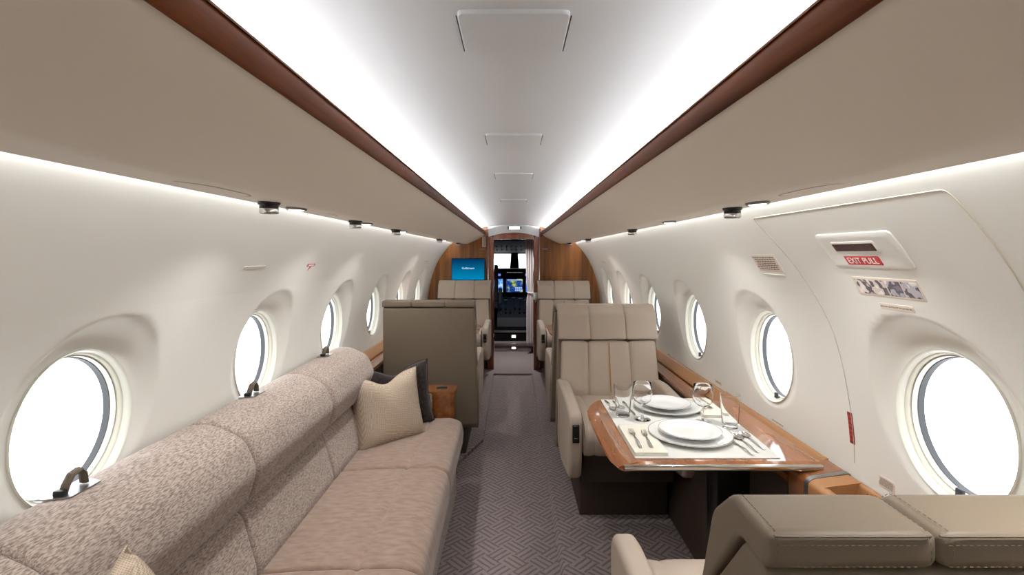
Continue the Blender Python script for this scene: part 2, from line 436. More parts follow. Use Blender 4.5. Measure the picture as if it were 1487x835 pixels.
# ------------------------------------------------------------------ overhead bins
def make_bin(side, label):
    root = empty('overhead_bin', label, 'overhead bin', (0, 0, 0))
    B = [(.362,1.757),(.368,1.7505),(.48,1.692),(.585,1.645),(.60,1.640),(.62,1.641),(.725,1.646),(.74,1.650),(.742,1.66),(.742,1.70),(.62,1.745),(.42,1.752),(.38,1.757)]
    mb = MB(); mb.prism([(side*x, z) for x, z in B], YB, YF-.02, 'y'); mb.build('bin_body', M['bin'], root, ang=30)
    V = [(.357,1.756),(.362,1.750),(.384,1.760),(.392,1.808),(.390,1.816),(.383,1.819),(.376,1.816),(.371,1.81),(.363,1.79)]
    mb = MB(); mb.prism([(side*x, z) for x, z in V], YB, YF-.02, 'y'); mb.build('wood_valance', M['valance'], root, ang=50)
    mb = MB(); mb.prism([(side*x, z) for x, z in [(.365,1.803),(.366,1.807),(.372,1.812),(.374,1.804)]], YB, YF-.02, 'y'); mb.build('valance_bead', M['valance'], root)
    mb = MB(); s = side
    mb.rings([[(s*.525, y, 1.768), (s*.545, y, 1.792)] for y in (YB+.05, YF-.05)], closed=False)
    # strip faces up, washes the ceiling
    mb.build('cove_light_strip', M['led_c'], root, smooth=False)
    mb = MB()
    mb.rings([[(s*.744, y, 1.668), (s*.744, y, 1.690)] for y in (YB+.05, YF-.05)], closed=False)
    mb.build('wall_light_strip', M['led_w'], root, smooth=False)
    return root
make_bin(-1, 'long beige overhead bin with walnut valance above the sofa, left side')
make_bin(1, 'long beige overhead bin with walnut valance above the dining table, right side')

def underz(x): return 1.6405+.01*(x-.60)/.14
# grilles, air nozzles and lamps on the bin undersides
def vent(side, Y, ln, wd, label):
    mb = MB(); n = 40
    x0 = .66
    f = lambda s, dz: [(side*(x0+wd*s*sin(2*pi*i/n)), Y+ln*s*(abs(cos(2*pi*i/n))**.7*(1 if cos(2*pi*i/n) > 0 else -1)), underz(x0+wd*s*sin(2*pi*i/n))+dz) for i in range(n)]
    mb.rings([f(1, .0), f(1, -.002), f(.93, -.002), f(.9, .0), f(.3, -.0005)], cap1=True)
    o = mb.build('speaker_grille', M['leather']); tag(o, label, 'grille', 'flush oval grilles under the bins'); return o
vent(-1, 1.12, .13, .045, 'flush beige oval grille under the left bin, nearest and largest')
vent(-1, 1.80, .06, .03, 'small flush oval grille under the left bin between two lamps')
vent(1, 1.13, .11, .04, 'flush beige oval grille under the right bin above the exit hatch')
def lamp(label, side, Y, x=.665, r=.024, face=False):
    root = empty('air_nozzle', label, 'air nozzle', (side*x, Y, underz(x)), group='black air nozzles under the bins')
    mb = MB(); mb.lathe([(r*1.15, 0), (r*1.2, -.004), (r*1.15, -.009), (r, -.011), (r, -.03), (r*.9, -.033), (r*.5, -.032), (0, -.028)], n=28); mb.build('barrel', M['black'], root)
    mb = MB(); mb.lathe([(r*1.01, -.02), (r*1.03, -.022), (r*1.03, -.031), (r*.92, -.0335)], n=28); mb.build('metal_ring', M['chrome'], root)
    return root
L1 = ['first black air nozzle from the viewer under the left bin', 'second black air nozzle from the viewer under the left bin', 'third black air nozzle under the left bin',
      'fourth black air nozzle, tiny, under the left bin', 'last black air nozzle beside the left bulkhead']
for lb_, Y in zip(L1, [1.385, 2.14, 2.88, 4.55, 6.1]): lamp(lb_, -1, Y)
L1 = ['nearest and largest black air nozzle under the right bin', 'second black air nozzle under the right bin', 'third black air nozzle, tiny, under the right bin', 'last black air nozzle under the right bin by the bulkhead']
for lb_, Y in zip(L1, [1.55, 2.86, 4.55, 6.1]): lamp(lb_, 1, Y)
DOWN_W = 1.6
def downlight(root, y, z, watt=None):
    l = bpy.data.lights.new('downlight', 'AREA'); l.shape = 'DISK'; l.size = .05; l.energy = watt or DOWN_W; l.spread = math.radians(130); l.color = (1, .985, .97)
    o = bpy.data.objects.new('downlight', l); C.objects.link(o); o.parent = root; o.location = (0, y, z)
def rlight(label, side, Y, x=.665, ln=.034, wd=.022):
    root = empty('reading_light', label, 'reading light', (side*x, Y, underz(x)-.001), group='small downlights under the bins')
    mb = MB(); mb.lathe([(1.25, .001), (1.28, -.005), (1.12, -.009), (1.0, -.004)], n=28, sx=wd, sy=ln)
    mb.build('bezel', M['brushed'], root)
    mb = MB(); mb.lathe([(1.02, -.005), (.9, -.008), (.4, -.010), (0, -.0105)], n=28, sx=wd, sy=ln); mb.build('lens', M['lamp'], root)
    downlight(root, .0, -.013)
    return root
for lb_, Y in zip(['nearest glowing reading light under the left bin', 'second glowing reading light under the left bin', 'third glowing reading light under the left bin', 'far glowing reading light under the left bin'], [1.56, 2.30, 3.05, 4.9]): rlight(lb_, -1, Y)
for lb_, Y in zip(['nearest glowing reading light beside the largest right nozzle', 'flat glowing downlight mid-way along the right bin', 'far glowing reading light under the right bin'], [1.39, 2.18, 4.9]): rlight(lb_, 1, Y)

for s_, nm in ((-1, 'left'), (1, 'right')):  # extra lamps added out of view to light the near seats
    for Y, w_ in ((.55, 'just ahead of the camera'), (-.5, 'behind the camera')): rlight('added unseen reading light under the %s bin %s' % (nm, w_.replace('the camera', 'the viewer')), s_, Y)
# ------------------------------------------------------------------ side-wall fittings
def yz_rect(corners):
    P = [wall_at(*c) for c in corners]      # far-top, near-top, near-bottom, far-bottom
    return (P[0][0]+P[3][0])/2, (P[1][0]+P[2][0])/2, (P[0][1]+P[1][1])/2, (P[2][1]+P[3][1])/2
def slab(mb, side, Ya, Yb, zt, zb, t, r=.01, inset=.003, base=0, nseg=8):
    """thin rounded panel that follows the wall; a is the far edge"""
    cy, czz = (Ya+Yb)/2, (zt+zb)/2; hy, hz = abs(Ya-Yb)/2, (zt-zb)/2
    o = rp([(-hy, -hz), (hy, -hz), (hy, hz), (-hy, hz)], r, 5)
    g = []
    # densify long sides
    for i in range(len(o)):
        a = Vector(o[i]); b = Vector(o[(i+1) % len(o)]); g.append(tuple(a))
        L = (b-a).length
        m = int(L/.03)
        for k in range(1, m): g.append(tuple(a+(b-a)*k/m))
    R = []
    for sc_, off in ((1, base-.001), (1, base+t*.6)):
        R.append([wpt(side, cy+y, czz+z, off) for y, z in g])
    s1y, s1z = 1-inset/hy, 1-inset/hz
    for f in (1, .85, .7, .5, .3, .1):
        R.append([wpt(side, cy+y*s1y*f, czz+z*s1z*f, base+t) for y, z in g])
    mb.rings(R, cap0=False, cap1=True)
    return mb
def surf_frame(side, Y, z, off, rot=0):
    """matrix: local x reads left to right seen from inside, local y up the wall"""
    n = wnormal(z); n = Vector((side*n.x, 0, n.z)); u = Vector((0, -side, 0)); v = n.cross(u)
    p = Vector(wpt(side, Y, z, off))
    return Matrix(((u.x, v.x, n.x, p.x), (u.y, v.y, n.y, p.y), (u.z, v.z, n.z, p.z), (0, 0, 0, 1)))
def text_lines(side, Ya, Yb, zt, zb, rows, parent, m, off=.0016, seed=1, vertical=False):
    rnd = random.Random(seed); mb = MB()
    for r_ in range(rows):
        z = zt-(zt-zb)*(r_+.5+.0)/rows; h = (zt-zb)/rows*.26
        f = rnd.uniform(.02, .12); end = 1-rnd.uniform(.02, .12)
        while f < end:
            wd = rnd.uniform(.04, .11); g = min(f+wd, end)
            y0, y1 = Ya+(Yb-Ya)*f, Ya+(Yb-Ya)*g
            mb.face([wpt(side, y0, z-h, off), wpt(side, y1, z-h, off), wpt(side, y1, z+h, off), wpt(side, y0, z+h, off)])
            f = g+.02
    return mb.build('printed_lines', m, parent, smooth=False)
def placard(name, label, corners, rows, side=1, m='placard', seed=1, ink='ink'):
    Ya, Yb, zt, zb = yz_rect(corners)
    mb = MB(); slab(mb, side, Ya, Yb, zt, zb, .0012, .003, .001)
    o = mb.build(name, M[m]); tag(o, label, 'sign')
    text_lines(side, Ya, Yb, zt-.006, zb+.006, rows, o, M[ink], seed=seed)
    return o
# emergency exit hatch: seam, handle cover
ex = empty('exit_hatch', 'large cream emergency exit hatch outlined round the nearest right window', 'hatch', (0, 0, 0))
def seam_path(pts, r, name, m, parent, off=.001, side=1):
    mb = MB(); mb.tube([wpt(side, y, z, off) for y, z in pts], r, 6); return mb.build(name, m, parent)
Ya, Yb = 1.745, .965; zt = 1.625
arc = lambda cy, czz, r, a0, a1: [(cy+r*cos(a0+(a1-a0)*i/6), czz+r*sin(a0+(a1-a0)*i/6)) for i in range(7)]
pts = [(1.665, .82+.05*i) for i in range(0, 8)]
pts += [(1.665+(Ya-1.665)*smooth01(i/10), 1.2+(zt-.012-1.2)*i/10) for i in range(1, 11)]
pts += arc(Ya-.012, zt-.012, .012, 0, pi/2)[1:] + [(Ya-.012-(Ya-Yb-.024)*i/10, zt) for i in range(1, 11)] + arc(Yb+.012, zt-.012, .012, pi/2, pi)[1:]
pts += [(Yb-.0, zt-.012-(zt-.86)*i/16) for i in range(1, 17)]
seam_path(pts, .0015, 'hatch_seam', M['seam'], ex, .0005)
seam_path([p for p in pts if p[1] > zt-.02], .0016, 'hatch_top_gap', M['seamdark'], ex, -.0002)
c = yz_rect([(1183, 342), (1293, 333), (1331, 388), (1224, 389)])
hc = empty('exit_handle_cover', 'raised cream cover with recessed handle and red EXIT PULL sign', 'exit handle', (0, 0, 0))
mb = MB(); slab(mb, 1, c[0], c[1], c[2], c[3], .007, .012, .005); mb.build('cover_plate', M['wall'], hc, ang=30)
d = yz_rect([(1213, 352), (1272, 350), (1280, 361), (1222, 362)])
mb = MB(); slab(mb, 1, d[0]+.006, d[1]-.006, d[2]+.005, d[3]-.006, .003, .008, .003, base=.0065); mb.build('handle_rim', M['wall'], hc, ang=30)
mb = MB(); slab(mb, 1, d[0], d[1], d[2], d[3], .0015, .002, .001, base=.0092); mb.build('handle_recess', M['darkred'], hc)
e = yz_rect([(1231, 370), (1281, 370), (1289, 383), (1239, 382)])
mb = MB(); slab(mb, 1, e[0], e[1], e[2], e[3], .0012, .002, .001, base=.007); sp = mb.build('exit_sign', M['red'], hc)
mw = surf_frame(1, (e[0]+e[1])/2, (e[2]+e[3])/2, .0092)
hh = sqrt((e[2]-e[3])**2+(prof(e[3])-prof(e[2]))**2)
wd = abs(e[0]-e[1])
tm = text_mesh('EXIT PULL', 1, 0); tw = max(v.co.x for v in tm.vertices)-min(v.co.x for v in tm.vertices)
size = wd*.84/tw
text_part('exit_lettering', 'EXIT PULL', 1, M['signwhite'], sp, mw @ Matrix.Diagonal((size, min(size*1.6, hh*.95), 1, 1)), .0004)
# rescue picture strip of four panels
c = yz_rect([(1235, 402), (1332, 406), (1350, 436), (1258, 430)])
mb = MB(); slab(mb, 1, c[0], c[1], c[2], c[3], .0012, .002, .001)
pic = mb.build('instruction_strip', M['placard']); tag(pic, 'strip of four pictured exit instructions under the EXIT PULL cover', 'sign')
def pic_mat(name, base, dark, seed):
    m = mat(name, base, .4); nt = m.node_tree; b = nt.nodes['Principled BSDF']
    tc = nt.nodes.new('ShaderNodeTexCoord'); n = nt.nodes.new('ShaderNodeTexNoise'); n.noise_dimensions = '4D'; n.inputs['W'].default_value = seed
    n.inputs['Scale'].default_value = 38; n.inputs['Detail'].default_value = 1
    nt.links.new(tc.outputs['Object'], n.inputs['Vector'])
    cr = nt.nodes.new('ShaderNodeValToRGB'); cr.color_ramp.interpolation = 'CONSTANT'
    els = cr.color_ramp.elements; els[0].color = lin(dark); els[1].position = .47; els[1].color = lin(base)
    e = els.new(.60); e.color = lin((235, 228, 222)); e = els.new(.36); e.color = lin((96, 90, 96))
    nt.links.new(n.outputs['Fac'], cr.inputs[0]); nt.links.new(cr.outputs[0], b.inputs['Base Color']); return m
for i, (a, b_, bs, dk) in enumerate([(.04, .27, (222, 212, 204), (190, 178, 172)), (.28, .51, (214, 202, 194), (120, 112, 106)), (.53, .74, (180, 176, 190), (128, 120, 136)), (.76, .98, (188, 184, 192), (126, 122, 134))]):
    mb = MB(); slab(mb, 1, c[0]+(c[1]-c[0])*a, c[0]+(c[1]-c[0])*b_, c[2]-.006, c[3]+.006, .0005, .001, .0004, base=.0012)
    mb.build('picture_panel', pic_mat('picture_%d' % i, bs, dk, i*3.1), pic)
placard('warning_placard', 'small ivory placard of printed lines left of the exit hatch', [(1090, 370), (1126, 370), (1139, 394), (1104, 394)], 7, seed=3)
placard('caption_placard', 'narrow two-line label below the exit picture strip', [(1278, 440), (1324, 444), (1332, 453), (1286, 450)], 2, seed=4)
placard('ledge_placard', 'small dense printed placard low on right wall below nearest window', [(1266, 686), (1290, 690), (1313, 716), (1290, 722)], 7, seed=5)
placard('ledge_placard', 'tiny printed label on the right wall beside the wine glasses', [(1036, 550), (1046, 551), (1052, 560), (1043, 561)], 4, seed=6)
placard('ledge_placard', 'thin printed label on right wall above the table ledge', [(1119, 608), (1136, 612), (1141, 618), (1126, 616)], 2, seed=7)
placard('red_placard', 'small dark red vertical label on right wall under the hatch seam', [(1233, 599), (1239, 599), (1243, 645), (1236, 643)], 6, m='redtext', seed=8, ink='red')
placard('ledge_placard', 'tiny grey label on right wall just behind the middle chair', [(968, 513), (972, 513), (976, 517), (972, 517)], 2, m='seam', seed=9)
def slot(label, corners, side):
    a, b_, t, z_ = yz_rect(corners)
    root = empty('wall_slot', label, 'slot', (0, 0, 0))
    mb = MB(); slab(mb, side, a, b_, t, z_, .003, .006, .004); mb.build('slot_frame', M['wall'], root, ang=30)
    m_ = (t+z_)/2
    mb = MB(); slab(mb, side, a, b_, t, t-(t-z_)*.35, .0006, .002, .001, base=.0026); mb.build('slot_opening', M['seam'], root)
slot('recessed cream coat-hook slot on left wall above second window', [(383, 386), (353, 387), (353, 391), (383, 390)], -1)
slot('short white slot on right wall under the ivory placard', [(1110, 397), (1140, 399), (1142, 402), (1112, 400)], 1)
slot('tiny slot high on right wall near the bulkhead', [(874, 379), (879, 379), (880, 382), (875, 382)], 1)
slot('tiny slot high on left wall near the bulkhead', [(621, 379), (615, 379), (615, 382), (621, 382)], -1)
a = yz_rect([(458, 383), (447, 383), (444, 387), (455, 387)])
mb = MB(); slab(mb, -1, a[0], a[1], a[2], a[3], .001, .003, .001)
o = mb.build('red_wall_mark', M['red']); tag(o, 'tiny red arrow label on left wall above the third window', 'sign')
yc = (a[0]+a[1])/2
mb = MB(); mb.face([wpt(-1, yc-.012, a[3]+.002, .0015), wpt(-1, yc+.012, a[3]+.002, .0015), wpt(-1, yc-.01, a[3]-.022, .0015)]); mb.build('arrow_tip', M['red'], o, smooth=False)
mb = MB(); mb.face([wpt(-1, a[1]+.012, (a[2]+a[3])/2-.004, .0016), wpt(-1, a[0]-.012, (a[2]+a[3])/2-.004, .0016), wpt(-1, a[0]-.012, (a[2]+a[3])/2+.004, .0016), wpt(-1, a[1]+.012, (a[2]+a[3])/2+.004, .0016)]); mb.build('arrow_text', M['signwhite'], o, smooth=False)

# ------------------------------------------------------------------ side ledges
def ledge(side, y0, y1, label):
    root = empty('side_ledge', label, 'ledge', (0, 0, 0)); s = side
    mb = MB(); mb.prism([(s*x, z) for x, z in rp([(.965, .695), (.965, .722), (1.062, .722), (1.062, .695)], .006)], y0, y1, 'y'); mb.build('ledge_top', M['table'], root)
    mb = MB(); mb.prism([(s*x, z) for x, z in rp([(1.05, .715), (1.056, .733), (1.098, .778), (1.112, .782), (1.110, .70), (1.06, .70)], .006)], y0, y1, 'y'); mb.build('leather_band', M['tan'], root)
    mb = MB(); mb.prism([(s*x, z) for x, z in [(.872, .031), (.915, .20), (.962, .42), (.966, .695), (1.09, .695), (1.03, .42), (.975, .20), (.90, .031)]], y0, y1, 'y'); mb.build('side_panel', M['leather_shade'], root)
    mb = MB(); mb.prism([(s*x, z) for x, z in [(1.050, .722), (1.0525, .7275), (1.058, .7275), (1.060, .722)]], y0, y1, 'y'); mb.build('dark_lip', M['valance'], root)
    return root
ledge(1, 1.80, YF-.03, 'right side ledge of cherry wood with tan leather band')
ledge(-1, 3.32, YF-.03, 'left side ledge of cherry wood behind the sofa end')
# near end of the right ledge: wood cap, metal strip, tan leather tray
root = empty('ledge_end_box', 'tan leather lined ledge box with wood cap beside the nearest chair', 'ledge box', (0, 0, 0))
P = rp([(.965, .60), (.965, .752), (.985, .765), (1.108, .782), (1.108, .60)], .012)
mb = MB(); mb.prism(P, 1.695, 1.79, 'y'); mb.build('wood_cap', M['table'], root)
mb = MB(); mb.prism([(x, z+.0015) for x, z in P], 1.672, 1.694, 'y'); mb.build('metal_strip', M['brushed'], root)
mb = MB()   # tray: rim with a sunken floor
mb.prism(rp([(.965, .45), (.965, .752), (.98, .763), (1.0, .760), (1.0, .69), (1.085, .705), (1.09, .775), (1.106, .78), (1.106, .45)], .008), -.6, 1.62, 'y')
mb.prism(rp([(.965, .45), (.965, .752), (.985, .765), (1.106, .78), (1.106, .45)], .012), 1.61, 1.671, 'y')
mb.build('leather_tray', M['tan'], root, ang=50)
mb = MB(); mb.prism([(.872, .031), (.915, .20), (.962, .42), (.966, .45), (1.04, .45), (.975, .20), (.90, .031)], -.6, 1.79, 'y'); mb.build('lower_panel', M['leather_shade'], root)
mb = MB(); mb.prism([(.975, .44), (.975, .60), (1.085, .60), (1.06, .44)], 1.672, 1.79, 'y'); mb.build('end_panel', M['post'], root)

# ------------------------------------------------------------------ chairs
# profiles in (y, z), y runs from the rear of the chair to its front
HEAD = rp([(0, 1.096), (0, 1.141), (.10, 1.143), (.165, 1.09), (.224, .925), (.172, .917), (.174, .980), (.076, 1.098), (.03, 1.096)], .014, 4)
SHELL = rp([(.010, 1.088), (.035, 1.096), (.072, 1.094), (.168, .978), (.166, .92), (.235, .46), (.22, .22), (.15, .20), (.115, .24), (.014, 1.03)], .012, 4)
CUSH = rp([(.13, .905), (.205, .918), (.222, .905), (.305, .60), (.30, .50), (.20, .50)], .022, 4)
SEAT = rp([(.25, .43), (.25, .575), (.45, .60), (.82, .605), (.90, .58), (.925, .52), (.90, .42), (.6, .40)], .035, 5)
ARM = rp([(.12, .66), (.40, .685), (.82, .67), (.90, .655), (.925, .61), (.915, .40), (.88, .30), (.45, .22), (.24, .24), (.13, .40)], .03, 4)
def taper(c):
    x, y, z = c
    f = .968+.072*max(0, min(1, (1.08-z)/.7)); return (x*f, y, z)
def make_chair(label, aisle, strap=False, stitched=False, dark=False):
    t = empty('cabin_chair', label, 'chair', (0, 0, 0), group=None)
    lf = M['leather']; lb_ = M['leather_unlit']
    hm = lb_ if dark else lf
    mb = MB(); mb.upholster(HEAD, -.325, .325, 'x', (-.118, .118), r=.009, gd=.010, gw=.006); hd = mb.build('headrest', hm, t, ang=50)
    mb = MB(); mb.upholster(SHELL, -.33, .33, 'x', (), r=.007, fn=taper); mb.build('back_shell', lb_, t, ang=50)
    mb = MB(); mb.upholster(CUSH, -.31, .31, 'x', (-.135, .135), r=.018, gd=.016, gw=.016, fn=lambda c: taper((c[0], c[1]+.05*max(0, abs(c[0])-.2), c[2]))); bk = mb.build('backrest', lf, t, ang=50)
    if strap:
        mb = MB(); n = 12
        mb.rings([[(x, .2245+(.306-.2245)*i/n+.0035, .905-(.905-.60)*i/n+.001) for x in (-.004, .004)] for i in range(n+1)], closed=False)
        mb.build('centre_piping', M['tan'], t)
    mb = MB(); mb.upholster(SEAT, -.262, .262, 'x', (-.20, .20), r=.03, gd=.006, gw=.012); mb.build('seat', lf, t, ang=50)
    for s in (-1, 1):
        mb = MB(); a, b_ = (.266, .335)
        mb.upholster(ARM, a if s > 0 else -b_, b_ if s > 0 else -a, 'x', (), r=.022)
        ar = mb.build('armrest', lf, t, ang=50)
        if s == aisle:
            mb = MB(); x = s*.30
            mb.box(x-.018, x+.018, .916, .928, .505, .60, .003); cp = mb.build('control_panel', M['black'], ar)
            mb = MB(); mb.box(x-.010, x+.010, .927, .931, .528, .534, .001); mb.build('silver_button', M['chrome'], cp); mb = MB(); mb.box(x-.013, x+.013, .926, .930, .592, .597, .001); mb.build('silver_bar', M['chrome'], cp)
    mb = MB(); mb.box(-.25, .25, .22, .80, .24, .42, .02); mb.build('seat_base', M['leather_shade'], t)
    mb = MB(); mb.box(-.25, .25, .18, .68, .0, .25, .012); mb.build('pedestal', M['leather_shade'], t)
    if stitched:
        mb = MB()
        hp = [Vector(p) for p in HEAD]
        def dashes(path):
            P = [Vector(p) for p in path]; acc = []
            for i in range(len(P)-1):
                L = (P[i+1]-P[i]).length; m = max(1, int(L/.002))
                acc += [P[i].lerp(P[i+1], k/m) for k in range(m)]
            for i in range(0, len(acc)-4, 4):
                mb.cyl(acc[i], acc[i+2], .0005, 5)
        Hs = HEAD[4:24]
        for X in (-.311, -.118-.013, -.118+.013, .118-.013, .118+.013, .311):
            dashes([(X, y*1.0-(.0008 if y < .02 else 0), z+(.0008 if z > 1.135 else -.0005)) for y, z in Hs])
        for z0 in (1.103, 1.128):
            for a, b_ in ((-.305, -.14), (-.11, .11), (.14, .305)): dashes([(a, -.0012, z0), (b_, -.0012, z0)])
        mb.build('stitching', M['thread'], hd, kind='stuff')
        for a, b_ in ((-.315, -.130), (-.120, .120), (.130, .315)):
            mb = MB(); mb.tube([(a, .0005, 1.1385), (a+.01, -.0008, 1.1385), (b_-.01, -.0008, 1.1385), (b_, .0005, 1.1385)], .0016, 6); mb.build('piping', M['leather_unlit'], hd)
    return t
CX = .622
near = make_chair('leather chair seen from behind, coloured darker as unlit, nearest, cut off at the bottom right', -1, stitched=True, dark=True)
near.location = (CX, .60, .03)
mid = make_chair('beige leather chair facing the laid dining table', 1, strap=True)
mid.location = (CX, 3.56, .02); mid.rotation_euler.z = pi
lmid = make_chair('leather chair seen from behind, coloured darker as unlit, beyond the sofa pillows', 1, dark=True)
lmid.location = (-.60, 3.57, .035)
c = copy_thing(near, 'beige leather chair back to back behind the middle right chair, mostly hidden', (CX, 3.74, .03)); c.scale = (1, 1, .955)
far = copy_thing(mid, 'beige leather chair facing the viewer right of the cockpit doorway', (CX, 6.50, .03), pi)
farl = make_chair('beige leather chair facing the viewer below the television', -1)
farl.location = (-.615, 6.50, .035); farl.rotation_euler.z = pi

# ------------------------------------------------------------------ sofa
sofa = empty('sofa', 'long taupe upholstered sofa along the left wall', 'sofa', (-.7, 1.3, 0))
OX, OY = -.7, 1.3
def S(pl): return [(x-OX, z) for x, z in pl]
UP = rp(S([(-1.098, .70), (-1.100, .925), (-1.06, .945), (-.985, .948), (-.88, .90), (-.835, .80), (-.868, .69), (-.91, .66), (-1.0, .66)]), .035, 5)
LOW = rp(S([(-1.0, .36), (-1.0, .655), (-.92, .668), (-.887, .645), (-.838, .47), (-.85, .36)]), .02, 4)
segs = [(-.6, .26), (.26, .97), (.97, 1.68), (1.68, 2.39), (2.39, 3.10)]
for a, b_ in segs:
    mb = MB(); mb.upholster(UP, a-OY+.001, b_-OY-.001, 'y', (), r=.022 if b_ < 3 else .045, gd=0); mb.build('back_cushion', M['sofa'], sofa, ang=60)
    mb = MB(); mb.upholster(LOW, a-OY+.001, b_-OY-.001, 'y', (), r=.018); mb.build('lower_back_cushion', M['sofa'], sofa, ang=60)
SS = rp(S([(-.86, .26), (-.86, .44), (-.70, .453), (-.535, .458), (-.522, .449), (-.509, .458), (-.38, .462), (-.315, .44), (-.298, .38), (-.305, .29), (-.33, .262)]), .022, 4)
for a, b_ in [(-.6, .1), (.1, .9), (.9, 1.70), (1.70, 2.50), (2.50, 3.27)]:
    mb = MB(); mb.upholster(SS, a-OY+.001, b_-OY-.001, 'y', (), r=.018 if b_ < 3 else .03, fn=lambda c: (c[0]+(.0 if c[0] < .2 else -.02*smooth01((c[1]+OY-1.7)/1.5)+.018*smooth01((2.2-c[1]-OY)/1.5)), c[1], c[2])); mb.build('seat_cushion', M['sofa_seat'], sofa, ang=60)
mb = MB(); mb.prism(S([(-.98, .0), (-.99, .36), (-.86, .36), (-.86, .27), (-.37, .27), (-.36, .0)]), -.6-OY, 3.22-OY, 'y'); mb.build('sofa_base', M['sofa'], sofa)
# belt anchor plates on the top of the sofa back
def belt(label, Y):
    root = empty('belt_fitting', label, 'belt fitting', (-1.035, Y, .9475), group='seat belt fittings on the sofa back')
    mb = MB(); mb.prism(rp([(-.03, -.06), (.03, -.045), (.03, .045), (-.03, .06)], .008), 0, .003, 'z'); mb.build('plate', M['brushed'], root)
    mb = MB(); mb.tube([(0, -.03, .003), (.002, -.026, .02), (.003, -.012, .04), (.003, .008, .044), (.002, .022, .03), (0, .028, .006)], .006, 8, flat=1.9, up=(1, 0, 0)); mb.build('strap_loop', M['gap'], root)
    mb = MB(); mb.box(-.012, .012, -.045, -.030, .002, .016, .003); mb.build('buckle', M['black'], root)
    return root
belt('dark strap loop on steel plate on sofa back below nearest left window', 1.20)
belt('dark strap loop on steel plate on sofa back below second left window', 2.02)
belt('dark strap loop on steel plate on sofa back below third left window', 2.80)

# pillows
def pillow(name, label, m, w_, h, t, mw, dent=.0, seed=0):
    rnd = random.Random(seed); mb = MB(); n = 22
    def P(u, v, sg):
        bx = 1-.09*(1-v*v)*(u*u)**1.0; bz = 1-.09*(1-u*u)*(v*v)
        x = u*w_/2*bx; z = v*h/2*bz
        if v > 0: z -= dent*exp(-(u/.38)**2)*v*v
        th = t/2*((1-u**4)*(1-v**4))**.55*(1-.45*exp(-(u/.25)**2)*max(0, v)**2*(dent > 0))
        th *= 1+.05*sin(5*u+seed)*cos(4*v)
        return (x, sg*th, z)
    for sg in (-1, 1):
        mb.rings([[P(-1+2*i/n, -1+2*j/n, sg) for i in range(n+1)] for j in range(n+1)], closed=False)
    edge = [P(-1+2*i/n, -1, 1) for i in range(n)]+[P(1, -1+2*i/n, 1) for i in range(n)]+[P(1-2*i/n, 1, 1) for i in range(n)]+[P(-1, 1-2*i/n, 1) for i in range(n)]
    o = mb.build(name, m, None, ang=80); tag(o, label, 'pillow', None)
    mb = MB(); mb.tube(edge, .0022, 6, closed=True); mb.build('piping', m, o)
    o.matrix_world = mw; return o
def lean(loc, yaw, tilt, roll=0):
    return Matrix.Translation(loc) @ Matrix.Rotation(yaw, 4, 'Z') @ Matrix.Rotation(tilt, 4, 'X') @ Matrix.Rotation(roll, 4, 'Y')
pillow('pillow', 'square tan woven throw pillow in front of a dark one', M['pillow'], .43, .41, .15, lean((-.722, 2.93, .615), math.radians(40), math.radians(-14), math.radians(-2)), .05, 1)
pillow('pillow', 'dark brown throw pillow behind the tan pillow', M['pillow_dark'], .45, .40, .13, lean((-.72, 3.13, .625), math.radians(28), math.radians(-10), math.radians(-4)), .05, 2)
pillow('pillow', 'tan throw pillow at the bottom left edge, only its corner showing', M['pillow'], .44, .44, .12, lean((-.63, .85, .715), math.radians(-75), math.radians(28), 0), .05, 3)

# wooden end cabinet between sofa and chair
root = empty('end_cabinet', 'small glossy wooden cabinet with cup holder beyond the sofa end', 'cabinet', (-.50, 3.42, 0))
mb = MB(); mb.prism(rp([(-.10, -.10), (.11, -.10), (.11, .09), (-.10, .09)], .03), 0, .575, 'z'); mb.build('cabinet_body', M['table'], root, ang=50)
mb = MB(); mb.prism(rp([(-.105, -.105), (.115, -.105), (.115, .095), (-.105, .095)], .032), .575, .605, 'z'); mb.build('cabinet_top', M['table'], root, ang=50)
mb = MB(); mb.lathe([(.034, .606), (.036, .609), (.032, .6095), (.030, .6062), (.0, .6062)], cx=.02, cy=.0, n=28); mb.build('cup_holder', M['black'], root)
mb = MB(); mb.lathe([(.037, .605), (.039, .608), (.036, .6095), (.034, .607)], cx=.02, cy=.0, n=28); mb.build('cup_ring', M['chrome'], root)
mb = MB(); mb.upholster(rp([(-.112, .20), (-.112, .598), (-.03, .598), (-.03, .20)], .012), -.118, -.105, 'y', (), r=.004); mb.build('fabric_panel', M['pillow'], root)

